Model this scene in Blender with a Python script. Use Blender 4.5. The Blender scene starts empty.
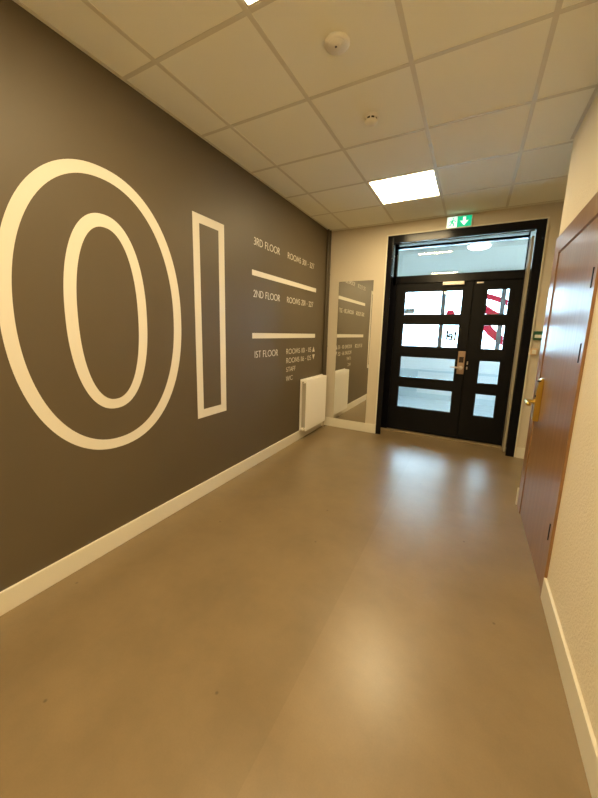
import bpy, bmesh, math, random
from mathutils import Vector, Matrix

random.seed(4)
SC = bpy.context.scene
COL = SC.collection
PI = math.pi

# ------------------------------------------------------------------ room numbers (metres)
H = 2.784          # ceiling
D = 4.408          # far wall
W = 2.384          # right wall
W2 = 2.95          # side of the recess past the right wall
YB = -5.4          # back of the corridor
YE = 3.108         # where the right wall ends
LEAF = 4.70        # front of the entrance door leaves

# ------------------------------------------------------------------ materials
def mat(name, col, rough=0.5, spec=0.5, metal=0.0, bump=None, var=None, coat=0.0, emit=None):
    m = bpy.data.materials.new(name); m.use_nodes = True
    nt = m.node_tree; b = nt.nodes['Principled BSDF']
    b.inputs['Base Color'].default_value = (*col, 1)
    b.inputs['Roughness'].default_value = rough
    b.inputs['Specular IOR Level'].default_value = spec
    b.inputs['Metallic'].default_value = metal
    b.inputs['Coat Weight'].default_value = coat
    b.inputs['Coat Roughness'].default_value = 0.08
    tc = nt.nodes.new('ShaderNodeTexCoord')
    if var:                                   # (scale, amount): soft tonal variation
        n = nt.nodes.new('ShaderNodeTexNoise'); n.inputs['Scale'].default_value = var[0]; n.inputs['Detail'].default_value = 5
        nt.links.new(tc.outputs['Object'], n.inputs['Vector'])
        r = nt.nodes.new('ShaderNodeMapRange')
        r.inputs['From Min'].default_value = .3; r.inputs['From Max'].default_value = .7
        r.inputs['To Min'].default_value = 1 - var[1]; r.inputs['To Max'].default_value = 1 + var[1]
        nt.links.new(n.outputs['Fac'], r.inputs['Value'])
        mx = nt.nodes.new('ShaderNodeVectorMath'); mx.operation = 'SCALE'
        mx.inputs[0].default_value = col
        nt.links.new(r.outputs['Result'], mx.inputs['Scale'])
        nt.links.new(mx.outputs['Vector'], b.inputs['Base Color'])
    if bump:                                  # (scale, strength, distance)
        n = nt.nodes.new('ShaderNodeTexNoise'); n.inputs['Scale'].default_value = bump[0]; n.inputs['Detail'].default_value = 3
        nt.links.new(tc.outputs['Object'], n.inputs['Vector'])
        bp = nt.nodes.new('ShaderNodeBump'); bp.inputs['Strength'].default_value = bump[1]; bp.inputs['Distance'].default_value = bump[2]
        nt.links.new(n.outputs['Fac'], bp.inputs['Height']); nt.links.new(bp.outputs['Normal'], b.inputs['Normal'])
    if emit:
        b.inputs['Emission Color'].default_value = (*emit[0], 1); b.inputs['Emission Strength'].default_value = emit[1]
    return m

def floor_mat():
    m = mat('linoleum', (.3, .25, .2), .34, .6)
    nt = m.node_tree; b = nt.nodes['Principled BSDF']; L = nt.links.new; N = nt.nodes.new
    tc = N('ShaderNodeTexCoord'); sep = N('ShaderNodeSeparateXYZ'); L(tc.outputs['Object'], sep.inputs[0])
    # two sheets meeting at a seam along the corridor
    gt = N('ShaderNodeMath'); gt.operation = 'GREATER_THAN'; gt.inputs[1].default_value = 1.41; L(sep.outputs['X'], gt.inputs[0])
    mx = N('ShaderNodeMix'); mx.data_type = 'RGBA'
    mx.inputs['A'].default_value = (*FLOOR_A, 1); mx.inputs['B'].default_value = (*FLOOR_B, 1); L(gt.outputs[0], mx.inputs['Factor'])
    n1 = N('ShaderNodeTexNoise'); n1.inputs['Scale'].default_value = 3.1; n1.inputs['Detail'].default_value = 8; n1.inputs['Roughness'].default_value = .62
    L(tc.outputs['Object'], n1.inputs['Vector'])
    r1 = N('ShaderNodeMapRange'); r1.inputs['From Min'].default_value = .3; r1.inputs['From Max'].default_value = .7
    r1.inputs['To Min'].default_value = .87; r1.inputs['To Max'].default_value = 1.13; L(n1.outputs['Fac'], r1.inputs['Value'])
    n2 = N('ShaderNodeTexNoise'); n2.inputs['Scale'].default_value = 160; n2.inputs['Detail'].default_value = 2
    L(tc.outputs['Object'], n2.inputs['Vector'])
    r2 = N('ShaderNodeMapRange'); r2.inputs['To Min'].default_value = .94; r2.inputs['To Max'].default_value = 1.06; L(n2.outputs['Fac'], r2.inputs['Value'])
    # a few small dark scuffs
    v = N('ShaderNodeTexVoronoi'); v.voronoi_dimensions = '2D'; v.inputs['Scale'].default_value = 1.4; L(tc.outputs['Object'], v.inputs['Vector'])
    sc = N('ShaderNodeMapRange'); sc.inputs['From Min'].default_value = .005; sc.inputs['From Max'].default_value = .012
    sc.inputs['To Min'].default_value = .55; sc.inputs['To Max'].default_value = 1.; L(v.outputs['Distance'], sc.inputs['Value'])
    p = N('ShaderNodeMath'); p.operation = 'MULTIPLY'; L(r1.outputs[0], p.inputs[0]); L(r2.outputs[0], p.inputs[1])
    p2 = N('ShaderNodeMath'); p2.operation = 'MULTIPLY'; L(p.outputs[0], p2.inputs[0]); L(sc.outputs[0], p2.inputs[1])
    s = N('ShaderNodeVectorMath'); s.operation = 'SCALE'; L(mx.outputs['Result'], s.inputs[0]); L(p2.outputs[0], s.inputs['Scale'])
    L(s.outputs['Vector'], b.inputs['Base Color'])
    rr = N('ShaderNodeMapRange'); rr.inputs['To Min'].default_value = .27; rr.inputs['To Max'].default_value = .40; L(n1.outputs['Fac'], rr.inputs['Value'])
    L(rr.outputs[0], b.inputs['Roughness'])
    bp = N('ShaderNodeBump'); bp.inputs['Strength'].default_value = .06; bp.inputs['Distance'].default_value = .01
    n3 = N('ShaderNodeTexNoise'); n3.inputs['Scale'].default_value = 9; n3.inputs['Detail'].default_value = 4; L(tc.outputs['Object'], n3.inputs['Vector'])
    L(n3.outputs['Fac'], bp.inputs['Height']); L(bp.outputs['Normal'], b.inputs['Normal'])
    return m

def wood_mat(name, c1, c2, rough):
    m = mat(name, c1, rough, .32, coat=.04)
    nt = m.node_tree; b = nt.nodes['Principled BSDF']; L = nt.links.new; N = nt.nodes.new
    tc = N('ShaderNodeTexCoord'); mp = N('ShaderNodeMapping'); mp.inputs['Scale'].default_value = (30, 30, 1.1); L(tc.outputs['Object'], mp.inputs['Vector'])
    n = N('ShaderNodeTexNoise'); n.inputs['Scale'].default_value = 1.4; n.inputs['Detail'].default_value = 6; n.inputs['Roughness'].default_value = .65; L(mp.outputs[0], n.inputs['Vector'])
    cr = N('ShaderNodeValToRGB'); cr.color_ramp.elements[0].position = .3; cr.color_ramp.elements[1].position = .72
    cr.color_ramp.elements[0].color = (*c2, 1); cr.color_ramp.elements[1].color = (*c1, 1)
    L(n.outputs['Fac'], cr.inputs['Fac']); L(cr.outputs['Color'], b.inputs['Base Color'])
    return m

def glass_mat(name='glass', tint=(.93, .97, .97)):
    m = bpy.data.materials.new(name); m.use_nodes = True; nt = m.node_tree; nt.nodes.clear()
    o = nt.nodes.new('ShaderNodeOutputMaterial'); t = nt.nodes.new('ShaderNodeBsdfTransparent'); t.inputs['Color'].default_value = (*tint, 1)
    g = nt.nodes.new('ShaderNodeBsdfGlossy'); g.inputs['Roughness'].default_value = .015
    f = nt.nodes.new('ShaderNodeFresnel'); f.inputs['IOR'].default_value = 1.5
    mx = nt.nodes.new('ShaderNodeMixShader')
    nt.links.new(f.outputs[0], mx.inputs[0]); nt.links.new(t.outputs[0], mx.inputs[1]); nt.links.new(g.outputs[0], mx.inputs[2]); nt.links.new(mx.outputs[0], o.inputs['Surface'])
    return m

WARM = (1.0, .77, .42)
FLOOR_A = (.212, .150, .078)
FLOOR_B = (.232, .165, .088)
M = {
    'grey':    mat('dark grey wall paint', (.108, .083, .050), .5, .4, bump=(220, .08, .002), var=(1.3, .05)),
    'cream':   mat('cream wall paint', (.60, .535, .425), .8, .3, bump=(260, .25, .003)),
    'paper':   mat('woodchip wallpaper', (.80, .72, .57), .75, .3, bump=(95, .6, .008)),
    'white':   mat('white gloss paint', (.72, .68, .57), .4, .45),
    'vinyl':   mat('white vinyl lettering', (.73, .69, .60), .6, .3),
    'tile':    mat('mineral fibre ceiling tile', (.92, .915, .80), .9, .2, bump=(420, .25, .002), var=(380, .05)),
    'grid':    mat('ceiling grid enamel', (.70, .67, .55), .5, .5),
    'floor':   None,
    'black':   mat('black satin frame paint', (.004, .004, .006), .2, .22),
    'blackd':  mat('black door paint', (.004, .004, .005), .35, .15),
    'steel':   mat('brushed steel', (.55, .50, .45), .32, .5, 1.0),
    'bronze':  mat('aged bronze lock plate', (.34, .24, .17), .42, .5, .6),
    'keypad':  mat('dark keypad window', (.03, .015, .015), .2, .5),
    'beige':   mat('beige strip', (.42, .37, .27), .35, .5),
    'brass':   mat('polished brass', (.62, .44, .10), .3, .5, 1.0),
    'wood':    wood_mat('varnished wood', (.33, .185, .085), (.23, .115, .048), .3),
    'woodf':   wood_mat('varnished wood frame', (.33, .185, .085), (.23, .115, .048), .3),
    'hinge':   mat('dark hinge', (.03, .025, .02), .4, .5, .6),
    'rad':     mat('radiator enamel', (.90, .88, .83), .3, .5),
    'radin':   mat('radiator fins', (.45, .42, .36), .5, .4),
    'mirror':  mat('mirror silver', (.88, .89, .86), .008, .5, 1.0),
    'mirredge': mat('mirror edge', (.25, .30, .26), .2, .5),
    'plast':   mat('white plastic', (.78, .75, .66), .42, .5),
    'plastd':  mat('dark slots', (.035, .025, .02), .6, .3),
    'plastw':  mat('beige plastic box', (.66, .50, .33), .5, .4),
    'green':   mat('green plastic', (.012, .10, .05), .4, .5),
    'label':   mat('pale label', (.72, .76, .70), .5, .4),
    'lamp':    mat('panel diffuser', (.85, .85, .85), .5, .3, emit=(WARM, 42.0)),
    'lampf':   mat('panel light frame', (.75, .73, .68), .4, .5),
    'dome':    mat('dome lamp', (.9, .9, .9), .4, .4, emit=((1, .97, .9), 5.0)),
    'exitg':   mat('lit exit green', (.0, .25, .12), .4, .4, emit=((.0, .52, .25), 1.0)),
    'exitw':   mat('lit exit white', (.8, .9, .85), .4, .4, emit=((.72, 1.0, .90), 1.0)),
    'exitb':   mat('exit sign case', (.70, .76, .72), .4, .4),
    'glass':   glass_mat(),
    'pw':      mat('porch wall paint', (.88, .88, .87), .6, .4),
    'pw2':     mat('porch panel paint', (.66, .73, .75), .6, .4),
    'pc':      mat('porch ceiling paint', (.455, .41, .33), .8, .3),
    'pf':      mat('porch floor', (.72, .78, .80), .35, .5, var=(6, .06)),
    'alu':     mat('grey aluminium mullion', (.10, .11, .12), .4, .5),
    'red':     mat('red window film', (.75, .004, .055), .6, .3),
    'ink':     mat('dark window letters', (.03, .03, .035), .8, .1),
    'plate':   mat('grey sign', (.33, .33, .32), .6, .3),
    'conc':    mat('pale concrete', (.75, .76, .76), .8, .3, var=(3, .08)),
    'threshold': mat('worn threshold', (.26, .20, .12), .4, .5, var=(20, .2)),
    'pipe':    mat('dark painted pipe', (.09, .07, .043), .5, .35),
}
M['floor'] = floor_mat()

# ------------------------------------------------------------------ mesh helpers
class MB:
    def __init__(s): s.bm = bmesh.new()
    def box(s, x0, x1, y0, y1, z0, z1, bev=0.0, seg=2):
        b = bmesh.new()
        bmesh.ops.create_cube(b, size=1)
        for v in b.verts:
            v.co = Vector(((x0 + x1) / 2 + v.co.x * (x1 - x0), (y0 + y1) / 2 + v.co.y * (y1 - y0), (z0 + z1) / 2 + v.co.z * (z1 - z0)))
        if bev: bmesh.ops.bevel(b, geom=b.edges[:], offset=bev, segments=seg, affect='EDGES', profile=.6)
        return s.add(b)
    def add(s, b, mtx=None):
        if mtx is not None: b.transform(mtx)
        me = bpy.data.meshes.new('tmp'); b.to_mesh(me); b.free(); s.bm.from_mesh(me); bpy.data.meshes.remove(me); return s
    def cyl(s, p, q, r, n=20, r2=None):
        p, q = Vector(p), Vector(q); d = q - p
        b = bmesh.new(); bmesh.ops.create_cone(b, cap_ends=True, segments=n, radius1=r, radius2=r if r2 is None else r2, depth=d.length)
        return s.add(b, Matrix.Translation((p + q) / 2) @ d.to_track_quat('Z', 'Y').to_matrix().to_4x4())
    def lathe(s, prof, axis_o, n=40, axis='Z', flip=1):
        """prof: list of (radius, height) along the axis from axis_o"""
        rings = []; b = s.bm
        for r, h in prof:
            ring = []
            for k in range(n):
                a = 2 * PI * k / n
                ring.append(b.verts.new(Vector(axis_o) + Vector((r * math.cos(a), r * math.sin(a), flip * h))))
            rings.append(ring)
        for i in range(len(rings) - 1):
            for k in range(n):
                k2 = (k + 1) % n
                b.faces.new((rings[i][k], rings[i][k2], rings[i + 1][k2], rings[i + 1][k]))
        b.faces.new(rings[-1]); b.faces.new(rings[0][::-1])
        return s
    def prism(s, pts, fn, t):
        """polygon of (u,v) points pushed to thickness t; fn(u,v,w) -> xyz"""
        b = s.bm
        lo = [b.verts.new(fn(u, v, 0)) for u, v in pts]; hi = [b.verts.new(fn(u, v, t)) for u, v in pts]
        n = len(pts)
        b.faces.new(lo[::-1]); b.faces.new(hi)
        for i in range(n): b.faces.new((lo[i], lo[(i + 1) % n], hi[(i + 1) % n], hi[i]))
        return s
    def band(s, outer, inner, fn, t):
        """ring between two closed outlines with equal counts"""
        b = s.bm; n = len(outer)
        q = [[b.verts.new(fn(u, v, w)) for u, v in P] for P in (outer, inner) for w in (0, t)]
        ol, oh, il, ih = q
        for i in range(n):
            j = (i + 1) % n
            b.faces.new((oh[i], oh[j], ih[j], ih[i])); b.faces.new((ol[i], il[i], il[j], ol[j]))
            b.faces.new((ol[i], ol[j], oh[j], oh[i])); b.faces.new((il[i], ih[i], ih[j], il[j]))
        return s
    def ribbon(s, pts, w, fn, t, closed=False):
        """stroke of width w along (u,v) points, mitred, as one solid band"""
        n = len(pts); P = [Vector(p) for p in pts]; Lf, Rt = [], []
        for i in range(n):
            if closed: a, c = P[i - 1], P[(i + 1) % n]
            else: a, c = P[max(i - 1, 0)], P[min(i + 1, n - 1)]
            d1 = (P[i] - a); d2 = (c - P[i])
            d1 = d1.normalized() if d1.length > 1e-9 else d2.normalized()
            d2 = d2.normalized() if d2.length > 1e-9 else d1
            n1 = Vector((-d1.y, d1.x)); n2 = Vector((-d2.y, d2.x)); m = n1 + n2
            m = m.normalized() if m.length > 1e-6 else n1
            k = min(1 / max(m.dot(n1), .3), 2.2)
            Lf.append(P[i] + m * w / 2 * k); Rt.append(P[i] - m * w / 2 * k)
        b = s.bm
        q = [[b.verts.new(fn(p.x, p.y, z)) for p in S] for S in (Lf, Rt) for z in (0, t)]
        ll, lh, rl, rh = q
        for i in range(n if closed else n - 1):
            j = (i + 1) % n
            b.faces.new((lh[i], rh[i], rh[j], lh[j])); b.faces.new((ll[i], ll[j], rl[j], rl[i]))
            b.faces.new((ll[i], lh[i], lh[j], ll[j])); b.faces.new((rl[i], rl[j], rh[j], rh[i]))
        if not closed:
            b.faces.new((ll[0], rl[0], rh[0], lh[0])); b.faces.new((ll[-1], lh[-1], rh[-1], rl[-1]))
        return s
    def build(s, name, m, parent=None, smooth=False, origin=None):
        bmesh.ops.recalc_face_normals(s.bm, faces=s.bm.faces[:])
        me = bpy.data.meshes.new(name); 
        if parent is not None and origin is None: origin = Vector((0, 0, 0))
        off = Vector(parent_world(parent)) if parent is not None else Vector(origin or (0, 0, 0))
        for v in s.bm.verts: v.co -= off
        s.bm.to_mesh(me); s.bm.free()
        me.materials.append(m)
        if smooth:
            for p in me.polygons: p.use_smooth = True
            try: me.set_sharp_from_angle(angle=math.radians(40))
            except Exception: pass
        o = bpy.data.objects.new(name, me); COL.objects.link(o)
        if parent is not None: o.parent = parent
        else: o.location = off
        return o

def parent_world(p):
    v = Vector((0, 0, 0))
    while p is not None: v = v + p.location; p = p.parent
    return v

def tag(o, label=None, cat=None, group=None, kind=None):
    if label: o['label'] = label
    if cat: o['category'] = cat
    if group: o['group'] = group
    if kind: o['kind'] = kind
    return o
def empty(name, loc):
    o = bpy.data.objects.new(name, None); COL.objects.link(o); o.location = loc; o.empty_display_size = .1; return o
def struct(name, mb, m, label, cat):
    return tag(mb.build(name, m), label, cat, kind='structure')

# wall-plane frames: (u along the wall, v up, w out of the wall)
def on_left(u, v, w):  return Vector((-.0006 + w * 2, u, v))
def ell(cx, cy, rx, ry, n=96, p=2.0):
    o = []
    for k in range(n):
        a = 2 * PI * k / n; c, s_ = math.cos(a), math.sin(a)
        o.append((cx + rx * math.copysign(abs(c) ** (2 / p), c), cy + ry * math.copysign(abs(s_) ** (2 / p), s_)))
    return o

# ------------------------------------------------------------------ the setting
def quad_wall_with_hole(mb, axis, a0, a1, z0, z1, t0, t1, hole):
    """wall slab along axis 'x' or 'y' from a0..a1, thickness t0..t1, with hole (h0,h1,hz) from the floor"""
    h0, h1, hz = hole
    def bx(u0, u1, q0, q1):
        if axis == 'x': mb.box(u0, u1, t0, t1, q0, q1)
        else: mb.box(t0, t1, u0, u1, q0, q1)
    bx(a0, h0, z0, z1); bx(h1, a1, z0, z1); bx(h0, h1, hz, z1)

struct('floor', MB().box(-.1, W2 + .1, YB - .1, LEAF + .06, -.1, 0), M['floor'], 'brown grey smooth sheet floor with a seam along the corridor', 'floor')
struct('wall_left', MB().box(-.12, 0, -1.0, D + .32, 0, H + .1), M['grey'], 'long dark grey painted wall carrying the white lettering', 'wall')
struct('wall_left_rear', MB().box(-.12, 0, YB - .1, -1.0, 0, H + .1), M['white'], 'unseen rear stretch of the left wall, made pale to bounce light', 'wall')  # out of view; pale instead of grey so it bounces more light
mb = MB(); quad_wall_with_hole(mb, 'x', 0, W2 + .1, 0, H + .1, D, D + .3, (.806, 2.467, 2.634))
struct('wall_far', mb, M['cream'], 'cream end wall around the black entrance door', 'wall')
mb = MB(); quad_wall_with_hole(mb, 'y', YB, YE, 0, H + .1, W, W + .12, (2.018, 2.975, 2.05))
struct('wall_right', mb, M['paper'], 'cream textured wallpaper wall beside the wooden door', 'wall')
struct('wall_recess', MB().box(W2, W2 + .1, YE - .2, D, 0, H + .1), M['cream'], 'cream side wall of the recess behind the wooden door wall', 'wall')
struct('wall_recess_back', MB().box(W + .12, W2, YE - .2, YE - .1, 0, H + .1), M['cream'], 'cream back wall of the recess', 'wall')
struct('wall_back', MB().box(-.1, W + .1, YB - .1, YB, 0, H + .1), M['white'], 'cream wall closing the corridor behind the viewer', 'wall')

# ceiling: tiles between a grid of flat bars, panel lights dropped in three openings, plus an unseen rear pair added for brightness
GX = [.281 + .6 * k for k in range(5)]
GY = [1.353 + .6 * k for k in range(-12, 6)]
PANELS = [(.881, 1.481, 3.153, 3.753), (.881, 1.481, .753, 1.353), (.881, 1.481, -1.647, -1.047), (.881, 1.481, -2.847, -2.247), (.881, 1.481, -4.047, -3.447)]  # the rearmost pair only adds bounce light from behind the camera
xs = [-.1] + GX + [W2 + .1]
ys = [YB - .1] + [y for y in GY if YB < y < D] + [D + .2]
mb = MB()
for i in range(len(xs) - 1):
    for j in range(len(ys) - 1):
        cx, cy = (xs[i] + xs[i + 1]) / 2, (ys[j] + ys[j + 1]) / 2
        if any(a < cx < b and c < cy < d for a, b, c, d in PANELS): continue
        mb.box(xs[i], xs[i + 1], ys[j], ys[j + 1], H, H + .03)
mb.box(-.1, W2 + .1, YB - .1, D + .2, H + .1, H + .12)
struct('ceiling', mb, M['tile'], 'suspended ceiling of square mineral tiles', 'ceiling')
mb = MB()
g = .012
for x in GX: mb.box(x - g, x + g, YB, D, H - .0025, H + .001)
for y in GY:
    if YB < y < D: mb.box(0, W2, y - g, y + g, H - .002, H + .001)
mb.box(0, .02, YB, D, H - .003, H + .001); mb.box(0, W2, D - .02, D, H - .003, H + .001)
mb.box(W - .02, W, YB, YE, H - .003, H + .001)
struct('trim_1', mb, M['grid'], 'flat metal grid holding the ceiling tiles', 'ceiling grid')

# skirtings
mb = MB().box(0, .015, YB, D - .015, 0, .118, .004)
struct('baseboard_left', mb, M['white'], 'white skirting board along the dark grey wall', 'skirting board')
mb = MB().box(0, .795, D - .015, D, 0, .13, .004)
struct('baseboard_far', mb, M['white'], 'white skirting board under the tall mirror', 'skirting board')
mb = MB().box(2.485, W2, D - .015, D, 0, .13, .004)
struct('baseboard_far_right', mb, M['white'], 'short white skirting board right of the black door frame', 'skirting board')
mb = MB().box(W - .014, W, YB, 1.998, 0, .128, .004)
struct('baseboard_right', mb, M['white'], 'white skirting board along the textured wallpaper wall', 'skirting board')
mb = MB().box(W - .022, W + .3, YE, YE + .016, 0, .15, .003)
struct('baseboard_return', mb, M['white'], 'stub of white skirting past the wooden door frame', 'skirting board')

# ------------------------------------------------------------------ lettering on the dark wall
T = .0008
ZERO_C = 1.189
z0_ = empty('wall_numeral', (0, ZERO_C, .683)); tag(z0_, 'giant white outlined numeral 0 on the dark grey wall', 'wall numeral')
MB().band(ell(1.193, 1.4615, .522, .806, 128, 2.15), ell(1.188, 1.462, .460, .746, 128, 2.12), on_left, T).build('outer_outline', M['vinyl'], z0_)
MB().band(ell(1.188, 1.464, .243, .558, 128, 2.22), ell(1.188, 1.459, .181, .495, 128, 2.22), on_left, T).build('inner_outline', M['vinyl'], z0_)
mb = MB().band([(1.853, .681), (2.197, .681), (2.197, 2.25), (1.853, 2.25)], [(1.919, .749), (2.129, .749), (2.129, 2.187), (1.919, 2.187)], on_left, T)
tag(mb.build('wall_numeral', M['vinyl']), 'tall narrow white outlined numeral 1 beside the giant 0', 'wall numeral')

def arc(cx, cy, rx, ry, a0, a1, n=14):
    return [(cx + rx * math.cos(math.radians(a0 + (a1 - a0) * k / n)), cy + ry * math.sin(math.radians(a0 + (a1 - a0) * k / n))) for k in range(n + 1)]
# strokes in a unit-high box: name -> (advance width, [(points, closed)])
GL = {
    'I': (.12, [([(.06, 0), (.06, 1)], 0)]),
    '1': (.20, [([(.10, 0), (.10, 1)], 0)]),
    '0': (.56, [(arc(.28, .5, .23, .46, 0, 342, 19), 1)]),
    'O': (.98, [(arc(.49, .5, .44, .46, 0, 345, 23), 1)]),
    '3': (.50, [(arc(.2, .74, .19, .22, 140, -90) + arc(.18, .27, .24, .24, 88, -140), 0)]),
    '2': (.52, [(arc(.24, .71, .2, .25, 165, -30, 12) + [(.05, .04), (.47, .04)], 0)]),
    '5': (.50, [([(.44, .96), (.16, .96), (.10, .56)] + arc(.19, .31, .24, .27, 100, -135, 14), 0)]),
    '6': (.56, [(arc(.28, .3, .22, .26, 0, 345, 20), 1), ([(.09, .42), (.19, .66), (.40, .98)], 0)]),
    '7': (.50, [([(.04, .96), (.46, .96), (.14, 0)], 0)]),
    'R': (.60, [([(.07, 0), (.07, .96), (.2, .96)] + arc(.22, .73, .22, .23, 90, -90, 10) + [(.07, .5)], 0), ([(.24, .5), (.54, 0)], 0)]),
    'D': (.80, [([(.07, .04), (.07, .96), (.25, .96)] + arc(.27, .5, .44, .46, 90, -90, 14) , 0), ([(.30, .04), (.02, .04)], 0)]),
    'F': (.50, [([(.07, 0), (.07, .96), (.46, .96)], 0), ([(.07, .52), (.42, .52)], 0)]),
    'L': (.46, [([(.07, 1), (.07, .04), (.44, .04)], 0)]),
    'M': (.92, [([(.06, 0), (.16, .98), (.46, .2), (.76, .98), (.86, 0)], 0)]),
    'S': (.50, [(arc(.25, .73, .18, .23, 45, 250, 12) + arc(.23, .26, .2, .22, 70, -150, 12), 0)]),
    'N': (.84, [([(.07, 0), (.07, .96), (.76, .04), (.76, 1)], 0)]),
    'T': (.58, [([(.02, .96), (.56, .96)], 0), ([(.29, 0), (.29, .96)], 0)]),
    'A': (.74, [([(.03, 0), (.37, .97), (.71, 0)], 0), ([(.15, .34), (.59, .34)], 0)]),
    'W': (1.06, [([(.03, 1), (.27, .03), (.53, .95), (.79, .03), (1.03, 1)], 0)]),
    'C': (.80, [(arc(.5, .5, .44, .46, 50, 310, 18), 0)]),
    '-': (.32, [([(.03, .42), (.29, .42)], 0)]),
    ' ': (.30, []),
    't': (.40, [([(.18, .95), (.18, .1), (.34, .04)], 0), ([(.02, .66), (.36, .66)], 0)]),
    'e': (.58, [([(.06, .36), (.52, .36)] + arc(.29, .34, .23, .32, 5, 320, 16), 0)]),
    'l': (.16, [([(.08, 0), (.08, 1.05)], 0)]),
}
def words_mb(txt, u0, u1, v0, h, fn, sw=.12, t=T):
    """one mesh builder for each word of the line"""
    gap = .10
    total = sum(GL[c][0] for c in txt) + gap * (len(txt) - 1)
    k = (u1 - u0) / total; u = u0; out = [MB()]
    for c in txt:
        adv, strokes = GL[c]
        if c == ' ': out.append(MB())
        for pts, closed in strokes:
            out[-1].ribbon([(u + p[0] * k, v0 + p[1] * h) for p in pts], sw * h, fn, t, bool(closed))
        u += (adv + gap) * k
    return out
def lettering(txt, u0, u1, v0, h, label, sw=.112):
    e = empty('wall_lettering', (0, u0, v0)); tag(e, label, 'lettering')
    for mb, wd in zip(words_mb(txt, u0, u1, v0, h, on_left, sw), txt.split(' ')):
        mb.build('dash' if wd == '-' else 'number' if wd.isdigit() else 'word', M['vinyl'], e)
lettering('3RD FLOOR', 2.612, 3.075, 2.198, .066, 'white words 3RD FLOOR above the upper white bar on the dark wall')
lettering('ROOMS 301 - 327', 3.243, 3.915, 2.200, .062, 'white words ROOMS 301 - 327 beside 3RD FLOOR')
lettering('2ND FLOOR', 2.607, 3.091, 1.720, .066, 'white words 2ND FLOOR between the two white bars')
lettering('ROOMS 201 - 227', 3.243, 3.919, 1.722, .064, 'white words ROOMS 201 - 227 beside 2ND FLOOR')
lettering('1ST FLOOR', 2.625, 3.066, 1.131, .067, 'white words 1ST FLOOR under the lower white bar')
lettering('ROOMS 101 - 115', 3.249, 3.905, 1.137, .060, 'white words ROOMS 101 - 115 beside the upward triangle')
lettering('ROOMS 116 - 125', 3.252, 3.905, 1.030, .060, 'white words ROOMS 116 - 125 beside the downward triangle')
lettering('STAFF', 3.256, 3.482, .928, .054, 'white word STAFF above the letters WC')
lettering('WC', 3.254, 3.412, .820, .054, 'white letters WC just above the radiator')
mb = MB().box(-.0006, .001, 2.583, 3.998, 1.918, 1.968)
tag(mb.build('divider_bar', M['vinyl']), 'white bar on the dark wall between 3RD FLOOR and 2ND FLOOR', 'divider bar')
mb = MB().box(-.0006, .001, 2.587, 4.012, 1.323, 1.376)
tag(mb.build('divider_bar', M['vinyl']), 'white bar on the dark wall between 2ND FLOOR and 1ST FLOOR', 'divider bar')
mb = MB().prism([(3.940, 1.136), (4.018, 1.136), (3.979, 1.202)], on_left, T)
tag(mb.build('arrow_symbol', M['vinyl']), 'small white triangle pointing up after ROOMS 101 - 115', 'arrow')
mb = MB().prism([(3.945, 1.098), (4.023, 1.098), (3.984, 1.032)], on_left, T)
tag(mb.build('arrow_symbol', M['vinyl']), 'small white triangle pointing down after ROOMS 116 - 125', 'arrow')

# ------------------------------------------------------------------ radiator
R0, R1, RZ0, RZ1 = 3.592, 4.235, .122, .800
r = empty('radiator', (.06, (R0 + R1) / 2, RZ0))
tag(r, 'cream double panel radiator on the dark wall below WC', 'radiator')
mb = MB().box(.012, .026, R0, R1 + .03, RZ0, RZ1, .005)
mb.build('back_panel', M['rad'], r)
mb = MB().box(.088, .103, R0 + .012, R1, RZ0, RZ1 - .008, .006)
for k in range(18):
    y = R0 + .05 + k * (R1 - R0 - .09) / 17
    mb.box(.1025, .1045, y - .009, y + .009, RZ0 + .05, RZ1 - .07, .0008, 1)
mb.build('front_panel', M['rad'], r)
mb = MB()
for k in range(34):
    y = R0 + .03 + k * (R1 - R0 - .05) / 33
    mb.box(.03, .086, y - .001, y + .001, RZ0 + .04, RZ1 - .03)
mb.build('convector_fins', M['radin'], r)
for z in (RZ0 + .025, RZ1 - .035):
    mb = MB().cyl((.057, R0 + .004, z), (.057, R1 - .004, z), .016, 16)
    for x in (.02, .095): mb.cyl((x, R0 + .03, z), (.057, R0 + .03, z), .012, 12)
    mb.build('header_pipe', M['rad'], r, True)
mb = MB()
mb.box(.03, .086, R0 + .03, R1, RZ1 - .012, RZ1 - .009)
for k in range(22):
    y = R0 + .04 + k * (R1 - R0 - .06) / 21
    mb.box(.03, .086, y - .006, y + .006, RZ1 - .010, RZ1 - .006)
mb.build('top_grille', M['rad'], r)
mb = MB().cyl((.057, R0 + .006, RZ1 - .035), (.057, R0 - .008, RZ1 - .035), .011, 12)
mb.build('vent_plug', M['steel'], r, True)
mb = MB().cyl((.06, R1 - .02, RZ0 + .03), (.06, R1 + .035, RZ0 + .03), .012, 12).cyl((.06, R1 + .035, RZ0 - .02), (.06, R1 + .035, RZ0 + .06), .014, 14).cyl((.06, R1 + .035, 0), (.06, R1 + .035, RZ0), .008, 12)
mb.build('valve', M['steel'], r, True)

# two painted heating pipes in the corner
for y, rr, lb in ((4.300, .014, 'dark painted heating pipe on the grey wall, the one nearer the lettering'),
                  (4.362, .016, 'dark painted heating pipe tight in the corner by the cream wall')):
    mb = MB().cyl((rr + .004, y, .119), (rr + .004, y, H - .003), rr, 20)
    for z in (1.2, 2.2): mb.cyl((rr + .004, y, z - .01), (rr + .004, y, z + .01), rr + .003, 20)
    tag(mb.build('heating_pipe', M['pipe'], smooth=True, origin=(0, y, 0)), lb, 'pipe')

# ------------------------------------------------------------------ mirror
m_ = empty('wall_mirror', (.41, D, .132)); tag(m_, 'tall frameless mirror standing on the skirting of the cream wall', 'mirror')
MB().box(.165, .655, D - .0075, D - .002, .132, 2.103).build('backing', M['mirredge'], m_)
MB().box(.165, .655, D - .0085, D - .0076, .132, 2.103).build('mirror_glass', M['mirror'], m_)

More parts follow.
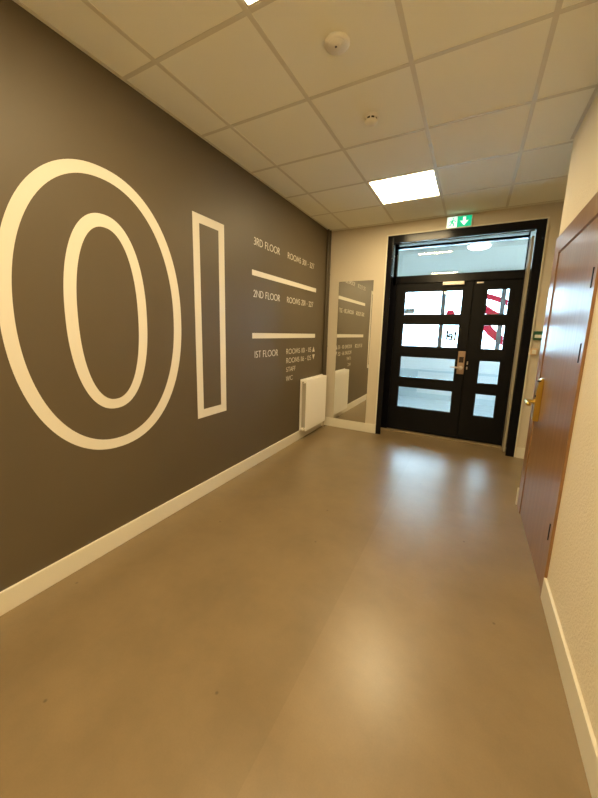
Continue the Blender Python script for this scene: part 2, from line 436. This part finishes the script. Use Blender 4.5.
# ------------------------------------------------------------------ entrance door (black, glazed, double)
d1 = empty('door_1', (1.63, D, 0)); tag(d1, 'black glazed double entrance door with transom window', 'door', kind='structure')
L0, L1, LT = .812, 2.467, 2.634          # outer edges of the black casing
I0, I1, IT = .882, 2.382, 2.537          # inner edges of its front lip
mb = MB()
mb.box(L0, I0, D - .012, D + .004, 0, LT, .004); mb.box(I1, L1, D - .012, D + .004, 0, LT, .004); mb.box(I0 - .003, I1 + .003, D - .012, D + .004, IT, LT, .004)
mb.box(L0 - .004, L0 + .012, D + .002, LEAF + .07, 0, LT); mb.box(L1 - .014, L1, D + .002, LEAF + .07, 0, LT); mb.box(L0, L1, D + .002, LEAF + .07, 2.612, LT)
mb.build('casing', M['black'], d1)
mb = MB()
mb.box(L0 - .016, L0, D - .012, D, .0, LT + .016, .003, 1); mb.box(L1, L1 + .016, D - .012, D, .0, LT + .016, .003, 1); mb.box(L0 - .016, L1 + .016, D - .012, D, LT, LT + .016, .003, 1)
mb.build('casing_bead', M['white'], d1)
FY0, FY1 = LEAF - .015, LEAF + .055
mb = MB()
mb.box(.845, .888, FY0, FY1, 2.06, 2.60, .003); mb.box(L0 + .012, .905, FY0, FY1, 0, 2.09, .003)
mb.box(2.352, L1 - .014, FY0, FY1, 0, 2.09, .003); mb.box(2.350, 2.362, FY0, FY1, 2.06, 2.60, .003)
mb.box(L0 + .012, L1 - .014, FY0, FY1, 2.080, 2.180, .003)
mb.box(L0 + .012, L1 - .014, LEAF + .047, FY1 + .01, 2.045, 2.10); mb.box(.89, .93, LEAF + .047, FY1 + .01, 0, 2.09); mb.box(2.325, 2.36, LEAF + .047, FY1 + .01, 0, 2.09); mb.box(.89, 2.36, LEAF + .047, FY1 + .01, 0, .05)
mb.box(.845, 2.36, FY0, FY1, 2.532, 2.562, .003)
mb.build('door_frame', M['black'], d1)
MB().box(L0 + .013, L1 - .015, LEAF + .018, LEAF + .024, 2.181, 2.611).build('transom_pane', M['glass'], d1)
mb = MB().box(2.362, 2.385, D + .09, FY0 - .002, .012, 2.50, .003)
mb.build('reveal_strip', M['beige'], d1)
mb = MB().box(L0 + .013, L1 - .015, LEAF - .06, LEAF + .07, 0, .022, .004)
mb.build('threshold', M['threshold'], d1)

ROWS = [(1.664, 1.974), (1.237, 1.542), (.800, 1.098), (.367, .668)]
def leaf(x0, x1, px0, px1):
    mb = MB()
    y0, y1 = LEAF, LEAF + .045
    mb.box(x0, px0, y0, y1, .03, 2.074, .003); mb.box(px1, x1, y0, y1, .03, 2.074, .003)
    zs = [2.074] + [z for a, b in ROWS for z in (b, a)] + [.03]
    for k in range(0, len(zs), 2): mb.box(px0 - .003, px1 + .003, y0, y1, zs[k + 1], zs[k], .003)
    o = mb.build('door_leaf', M['blackd'], d1)
    for a, b in ROWS:
        MB().box(px0 - .004, px1 + .004, LEAF + .02, LEAF + .026, a - .004, b + .004).build('pane', M['glass'], o)
    mb = MB()                      # glazing beads
    for a, b in ROWS:
        q = .008
        mb.box(px0, px0 + q, y0 + .004, y0 + .019, a, b); mb.box(px1 - q, px1, y0 + .004, y0 + .019, a, b)
        mb.box(px0, px1, y0 + .004, y0 + .019, a, a + q); mb.box(px0, px1, y0 + .004, y0 + .019, b - q, b)
    mb.build('glazing_bead', M['black'], o)
    return o
la = leaf(.908, 1.842, 1.021, 1.731)
lb = leaf(1.848, 2.350, 1.998, 2.236)
MB().box(1.826, 1.864, LEAF + .046, LEAF + .058, .03, 2.074, .002).build('cover_strip', M['blackd'], la)
MB().box(1.752, 1.838, LEAF - .022, LEAF, .905, 1.203, .006).build('lock_plate', M['bronze'], la)
MB().box(1.768, 1.822, LEAF - .025, LEAF - .0215, 1.055, 1.130, .002).build('keypad', M['keypad'], la)
mb = MB().cyl((1.795, LEAF - .02, .985), (1.795, LEAF - .065, .985), .013, 16)
mb.lathe([(.026, 0), (.026, .006), (.022, .009)], (0, 0, 0), 24)
mb2 = MB().cyl((1.795, LEAF - .02, .985), (1.795, LEAF - .07, .985), .014, 16).cyl((1.81, LEAF - .062, .984), (1.735, LEAF - .066, .992), .0125, 16).cyl((1.735, LEAF - .066, .992), (1.672, LEAF - .062, .995), .0125, 16, .009)
mb.bm.free()
mb2.cyl((1.795, LEAF - .022, .985), (1.795, LEAF - .03, .985), .027, 24)
mb2.build('lever_handle', M['steel'], la, True)
mb = MB().box(1.487, 1.738, LEAF - .045, LEAF, 2.035, 2.078, .004); mb.build('door_closer', M['steel'], la)
mb = MB().box(1.862, 1.876, LEAF - .012, LEAF, 1.03, 1.075, .003).box(1.862, 1.876, LEAF - .012, LEAF, .97, 1.005, .003)
mb.build('flush_bolt', M['steel'], lb)
mb = MB().box(1.875, 1.95, LEAF - .008, LEAF, 2.045, 2.065, .002); mb.build('top_latch', M['steel'], lb)

# ------------------------------------------------------------------ wooden door in the right wall
d2 = empty('door_2', (W, 2.48, 0)); tag(d2, 'brown varnished wooden door with brass handle', 'door', kind='structure')
A0, A1, AT = 1.992, 3.100, 2.118
X0 = W - .013
mb = MB()
mb.box(X0, W + .002, A0, 2.034, 0, AT, .003); mb.box(X0, W + .002, 2.955, A1, 0, AT, .003); mb.box(X0, W + .002, 2.02, 2.97, 1.997, AT, .003)
mb.box(W, W + .118, 2.020, 2.034, 0, 2.0); mb.box(W, W + .118, 2.955, 2.972, 0, 2.0); mb.box(W, W + .118, 2.020, 2.972, 1.997, 2.045)
mb.build('door_frame', M['woodf'], d2)
mb = MB().box(W - .006, W + .037, 2.039, 2.948, .006, 1.988, .002); lf = mb.build('door_leaf', M['wood'], d2)
for z in (1.69, 1.33, .355):
    MB().box(W - .0105, W - .0055, 2.064, 2.074, z - .048, z + .048, .001, 1).build('hinge', M['hinge'], lf)
# boxy brass lock case with a rounded upper front
pr = [(0, .79), (0, 1.115)] + [(-.044 + .03 * math.cos(math.radians(a)), 1.085 + .03 * math.sin(math.radians(a))) for a in ()]
pr = [(.0, .800), (.0, 1.115), (-.011, 1.115), (-.021, 1.105), (-.029, 1.085), (-.034, 1.05), (-.036, 1.0), (-.036, .81), (-.031, .800)]
mb = MB().prism(pr, lambda u, v, w: Vector((W - .006 + u, 2.810 + w, v)), .058)
bmesh.ops.bevel(mb.bm, geom=mb.bm.edges[:], offset=.002, segments=1, affect='EDGES')
lk = mb.build('lock_case', M['brass'], lf)
hx = W - .006 - .036
mb = MB().cyl((hx + .004, 2.839, .938), (hx - .050, 2.839, .938), .014, 16)
mb.cyl((hx - .046, 2.846, .938), (hx - .046, 2.74, .936), .014, 16).cyl((hx - .046, 2.74, .936), (hx - .040, 2.722, .936), .014, 16, .010)
mb.cyl((hx + .002, 2.839, .938), (hx - .006, 2.839, .938), .022, 24)
mb.build('lever_handle', M['brass'], lf, True)
mb = MB().cyl((hx - .002, 2.815, 1.095), (hx + .02, 2.815, 1.095), .006, 12).cyl((hx + .002, 2.815, .985), (hx - .004, 2.815, .985), .008, 12)
mb.build('keyhole', M['hinge'], lf)

# ------------------------------------------------------------------ exit sign
e = empty('exit_sign', (1.625, D, 2.632)); tag(e, 'lit green exit sign with running figure and arrow above the black door', 'exit sign')
EX0, EX1, EZ0, EZ1 = 1.489, 1.760, 2.634, 2.768
MB().box(EX0, EX1, D - .03, D, EZ0, EZ1, .004).build('sign_case', M['exitb'], e)
EF = D - .0305
xm = EX0 + (EX1 - EX0) * .42
def efront(u, v, w): return Vector((u, EF - w, v))
MB().box(xm, EX1 - .008, EF - .001, EF + .001, EZ0 + .010, EZ1 - .008).build('sign_face', M['exitg'], e, origin=None)
MB().box(EX0 + .008, xm, EF - .001, EF + .001, EZ0 + .010, EZ1 - .008).build('sign_door_field', M['exitw'], e)
mb = MB(); s_ = .1; ux, uz = EX0 + .02, EZ0 + .014
P = lambda *q: [(ux + a * s_, uz + b * s_) for a, b in q]
mb.prism(ell(ux + .52 * s_, uz + .92 * s_, .085 * s_, .085 * s_, 16), lambda u, v, w: efront(u, v, w + .001), .0008)
for st, wd in ((P((.50, .78), (.36, .48)), .018), (P((.50, .74), (.74, .64), (.80, .50)), .010), (P((.46, .74), (.22, .66), (.14, .48)), .010), (P((.38, .50), (.62, .34), (.54, .06)), .012), (P((.36, .48), (.26, .24), (.02, .16)), .012)):
    mb.ribbon(st, wd, lambda u, v, w: efront(u, v, w + .001), .0008)
mb.build('running_figure', M['exitg'], e)
cx = (xm + EX1 - .008) / 2; cz = (EZ0 + EZ1) / 2
mb = MB().prism([(cx - .015, cz + .047), (cx - .015, cz + .004), (cx - .045, cz + .010), (cx, cz - .045), (cx + .045, cz + .010), (cx + .015, cz + .004), (cx + .015, cz + .047)], lambda u, v, w: efront(u, v, w + .001), .0008)
mb.build('arrow', M['exitw'], e)

# ------------------------------------------------------------------ small boxes right of the entrance door
c = empty('call_point', (2.53, D, 1.375)); tag(c, 'green emergency release box on the cream wall beside the black frame', 'call point')
MB().box(2.487, 2.577, D - .035, D + .002, 1.375, 1.470, .005).build('box', M['green'], c)
MB().box(2.497, 2.567, D - .037, D - .0345, 1.398, 1.432, .001, 1).build('glass_label', M['label'], c)
c = empty('switch_box', (2.51, D, 1.205)); tag(c, 'small beige switch box under the green release box', 'switch')
MB().box(2.478, 2.545, D - .035, D + .002, 1.208, 1.283, .006).build('box', M['plastw'], c)
MB().box(2.493, 2.53, D - .040, D - .0345, 1.222, 1.268, .003).build('rocker', M['plast'], c)

# ------------------------------------------------------------------ ceiling things
LBL = ['square glowing ceiling panel light near the entrance door', 'glowing ceiling panel light whose corner shows at the top edge', 'ceiling panel light behind the viewer over the corridor', 'unseen ceiling panel light added behind the viewer to brighten the near ceiling', 'unseen ceiling panel light added at the back of the corridor for more light']
for (x0, x1, y0, y1), lb in zip(PANELS, LBL):
    t = empty('ceiling_light', ((x0 + x1) / 2, (y0 + y1) / 2, H)); tag(t, lb, 'ceiling light', 'ceiling panel lights')
    a = .013; f = .010
    mb = MB()
    mb.box(x0 + a, x1 - a, y0 + a, y0 + a + f, H - .001, H + .04); mb.box(x0 + a, x1 - a, y1 - a - f, y1 - a, H - .001, H + .04)
    mb.box(x0 + a, x0 + a + f, y0 + a + f, y1 - a - f, H - .001, H + .04); mb.box(x1 - a - f, x1 - a, y0 + a + f, y1 - a - f, H - .001, H + .04)
    mb.build('frame', M['lampf'], t)
    MB().box(x0 + a + f, x1 - a - f, y0 + a + f, y1 - a - f, H + .003, H + .012).build('diffuser', M['lamp'], t)

c = empty('ceiling_sensor', (1.180, 1.668, H)); tag(c, 'round white ceiling sensor with a flat wide base near the camera', 'smoke detector', 'round ceiling detectors')
MB().lathe([(.060, 0), (.062, .003), (.062, .008), (.057, .014), (.046, .017)], (1.180, 1.668, H), 48, flip=-1).build('base_ring', M['plast'], c, True)
MB().lathe([(.042, .015), (.042, .019), (.036, .022), (.012, .0235)], (1.182, 1.662, H), 40, flip=-1).build('inner_disc', M['plast'], c, True)
MB().lathe([(.0055, .020), (.0055, .0255)], (1.178, 1.660, H), 16, flip=-1).build('indicator', M['plastd'], c)
MB().lathe([(.007, .020), (.006, .0265)], (1.202, 1.660, H), 16, flip=-1).build('test_button', M['plast'], c)
c['label'] = 'larger round white detector with flat wide base on the ceiling'
c2 = empty('smoke_detector', (1.178, 2.272, H)); tag(c2, 'smaller domed smoke detector with dark slots on the ceiling', 'smoke detector', 'round ceiling detectors')
MB().lathe([(.044, 0), (.045, .008), (.043, .014)], (1.178, 2.272, H), 40, flip=-1).build('base_ring', M['plast'], c2, True)
MB().lathe([(.036, .012), (.036, .030)], (1.178, 2.272, H), 40, flip=-1).build('sensing_chamber', M['plastd'], c2, True)
mb = MB()
for k in range(8):
    a = 2 * PI * k / 8 + .2
    b = bmesh.new(); bmesh.ops.create_cube(b, size=1)
    mb.add(b, Matrix.Translation((1.178, 2.272, H)) @ Matrix.Rotation(a, 4, 'Z') @ Matrix.Translation((.037, 0, -.022)) @ Matrix.Diagonal((.005, .008, .02, 1)))
mb.build('rib', M['plast'], c2)
MB().lathe([(.041, .028), (.040, .034), (.032, .042), (.015, .046)], (1.178, 2.272, H), 40, flip=-1).build('cap', M['plast'], c2, True)

# ------------------------------------------------------------------ glazed porch beyond the entrance door
PX0, PX1, PY0, PY1, PH = .20, 3.42, LEAF + .075, 7.55, 2.60
struct('floor_porch', MB().box(PX0 - .1, PX1 + .1, LEAF + .06, PY1 + .1, -.1, 0), M['pf'], 'pale floor of the porch behind the entrance door', 'floor')
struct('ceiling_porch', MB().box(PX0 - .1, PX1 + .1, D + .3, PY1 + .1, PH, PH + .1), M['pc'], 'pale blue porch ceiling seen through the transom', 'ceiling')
mb = MB().box(PX0 - .1, PX0, D + .3, PY1 + .1, 0, PH)
struct('wall_porch_left', mb, M['pw'], 'pale side wall of the porch on the radiator side', 'wall')
mb = MB().box(PX1, PX1 + .1, D + .3, PY1 + .1, 0, PH)
struct('wall_porch_right', mb, M['pw'], 'pale side wall of the porch on the wooden door side', 'wall')
SILL, HEAD = 1.03, 2.44
mb = MB().box(PX0, PX1, PY1, PY1 + .1, 0, SILL).box(PX0, PX1, PY1, PY1 + .1, HEAD, PH)
struct('wall_porch_front', mb, M['pw'], 'pale low wall under the porch window', 'wall')
mb = MB().box(PX0, PX1, PY1 - .03, PY1, .60, .645, .004)
mb.box(PX0, .90, PY1 - .05, PY1, .13, .625, .004).box(PX0, PX1, PY1 - .02, PY1, 0, .12, .003)
struct('trim_2', mb, M['pw2'], 'pale ledge, panel and skirting on the low porch wall', 'trim')
wn = empty('window_1', ((PX0 + PX1) / 2, PY1 + .05, SILL)); tag(wn, 'large porch window with grey vertical bars', 'window', kind='structure')
mb = MB()
MX = [PX0 + .03, 1.272, 2.345, PX1 - .03]
for x in MX: mb.box(x - .042, x + .042, PY1 + .02, PY1 + .08, SILL, HEAD, .003)
mb.box(PX0, PX1, PY1 + .02, PY1 + .08, SILL, SILL + .05, .003); mb.box(PX0, PX1, PY1 + .02, PY1 + .08, HEAD - .05, HEAD, .003)
mb.build('window_frame', M['alu'], wn)
for a, b in zip(MX[:-1], MX[1:]):
    MB().box(a + .040, b - .040, PY1 + .047, PY1 + .053, SILL + .048, HEAD - .048).build('pane', M['glass'], wn)
GYP = PY1 + .046
def on_win(u, v, w): return Vector((u, GYP - w, v))
def film(name, mb, m, label, cat, group=None): tag(mb.build(name, m), label, cat, group)

def curve(p0, p1, p2, n=14):
    P = [Vector(q) for q in (p0, p1, p2)]
    return [tuple(P[0] * (1 - t) ** 2 + P[1] * 2 * t * (1 - t) + P[2] * t * t for t in [k / n])[0] for k in range(n + 1)]
film('red_arc', MB().ribbon(curve((2.02, 2.20), (2.26, 2.15), (2.56, 1.98)), .105, on_win, .0008), M['red'], 'top one of the three red arcs on the porch window', 'window graphic')
film('red_arc', MB().ribbon(curve((2.00, 1.99), (2.18, 1.84), (2.42, 1.73)), .135, on_win, .0008), M['red'], 'middle one of the three red arcs on the porch window', 'window graphic')
film('red_arc', MB().ribbon(curve((2.05, 1.68), (2.20, 1.43), (2.52, 1.27)), .155, on_win, .0008), M['red'], 'lowest and thickest of the three red arcs on the porch window', 'window graphic')
film('red_dot', MB().prism(ell(1.43, 1.845, .085, .085, 28), on_win, .0008), M['red'], 'red dot on the porch window behind the wide door leaf', 'window graphic')
film('red_outline', MB().band(ell(2.43, 1.845, .035, .045, 20), ell(2.43, 1.845, .018, .027, 20), on_win, .0008), M['red'], 'tiny red ring on the porch window under the top red arc', 'window graphic')
film('grey_dot', MB().prism(ell(1.115, 1.765, .075, .075, 28), on_win, .0008), M['plate'], 'grey dot on the porch window beside the red dot', 'window graphic')
film('window_plate', MB().box(.495, .70, GYP - .004, GYP + .001, 1.850, 1.965), M['plate'], 'small grey oblong sign on the porch window', 'sign')
e = empty('window_lettering', (1.5, GYP, 1.32)); tag(e, 'dark letters tel seen from behind on the porch window', 'lettering')
for mb in words_mb('tel', -1.588, -1.395, 1.30, .20, lambda u, v, w: Vector((-u, GYP - w, v)), .20, .0008):
    mb.build('word', M['ink'], e)

# dome lamp on the porch ceiling
c = empty('ceiling_dome_lamp', (1.85, 5.12, PH)); tag(c, 'round glowing dome lamp on the porch ceiling behind the transom', 'ceiling lamp')
MB().lathe([(.15, -.003), (.15, .012), (.145, .016)], (1.85, 5.12, PH), 40, flip=-1).build('base', M['plast'], c, True)
MB().lathe([(.14, .014), (.14, .022), (.12, .040), (.08, .052), (.03, .058)], (1.85, 5.12, PH), 40, flip=-1).build('shade', M['dome'], c, True)

# ground outside
struct('ground', MB().box(-40, 45, PY1 + .1, 70, -.2, -.05), M['conc'], 'pale ground outside the porch window', 'ground')

# ------------------------------------------------------------------ sky
w = bpy.data.worlds.new('sky'); SC.world = w; w.use_nodes = True
bg = w.node_tree.nodes['Background']; bg.inputs['Color'].default_value = (.57, .79, 1.0, 1); bg.inputs['Strength'].default_value = 21.0

# ------------------------------------------------------------------ camera
F, CX, CZ, YAW, PITCH, ROLL, PPX, PPY = 321.88, 1.9042, 1.4004, .4863, -.1681, .0254, .6023, -12.7404
fw = Vector((-math.sin(YAW) * math.cos(PITCH), math.cos(YAW) * math.cos(PITCH), math.sin(PITCH)))
rt = Vector((math.cos(YAW), math.sin(YAW), 0)); up = rt.cross(fw)
cc, ss = math.cos(ROLL), math.sin(ROLL)
rt, up = cc * rt + ss * up, -ss * rt + cc * up
cam = bpy.data.cameras.new('camera'); co = bpy.data.objects.new('camera', cam); COL.objects.link(co)
mw = Matrix.Identity(4)
for i in range(3): mw[i][0], mw[i][1], mw[i][2] = rt[i], up[i], -fw[i]
mw[0][3], mw[1][3], mw[2][3] = CX, 0, CZ
co.matrix_world = mw
cam.sensor_fit = 'HORIZONTAL'; cam.sensor_width = 36; cam.lens = F * 36 / 598
cam.shift_x = -PPX / 598; cam.shift_y = PPY / 598
cam.clip_start = .02
SC.camera = co

# ------------------------------------------------------------------ view
v = SC.view_settings
SC.display_settings.display_device = 'sRGB'
v.view_transform = 'Standard'; v.look = 'None'; v.gamma = 1; v.use_curve_mapping = False
v.exposure = 0.0
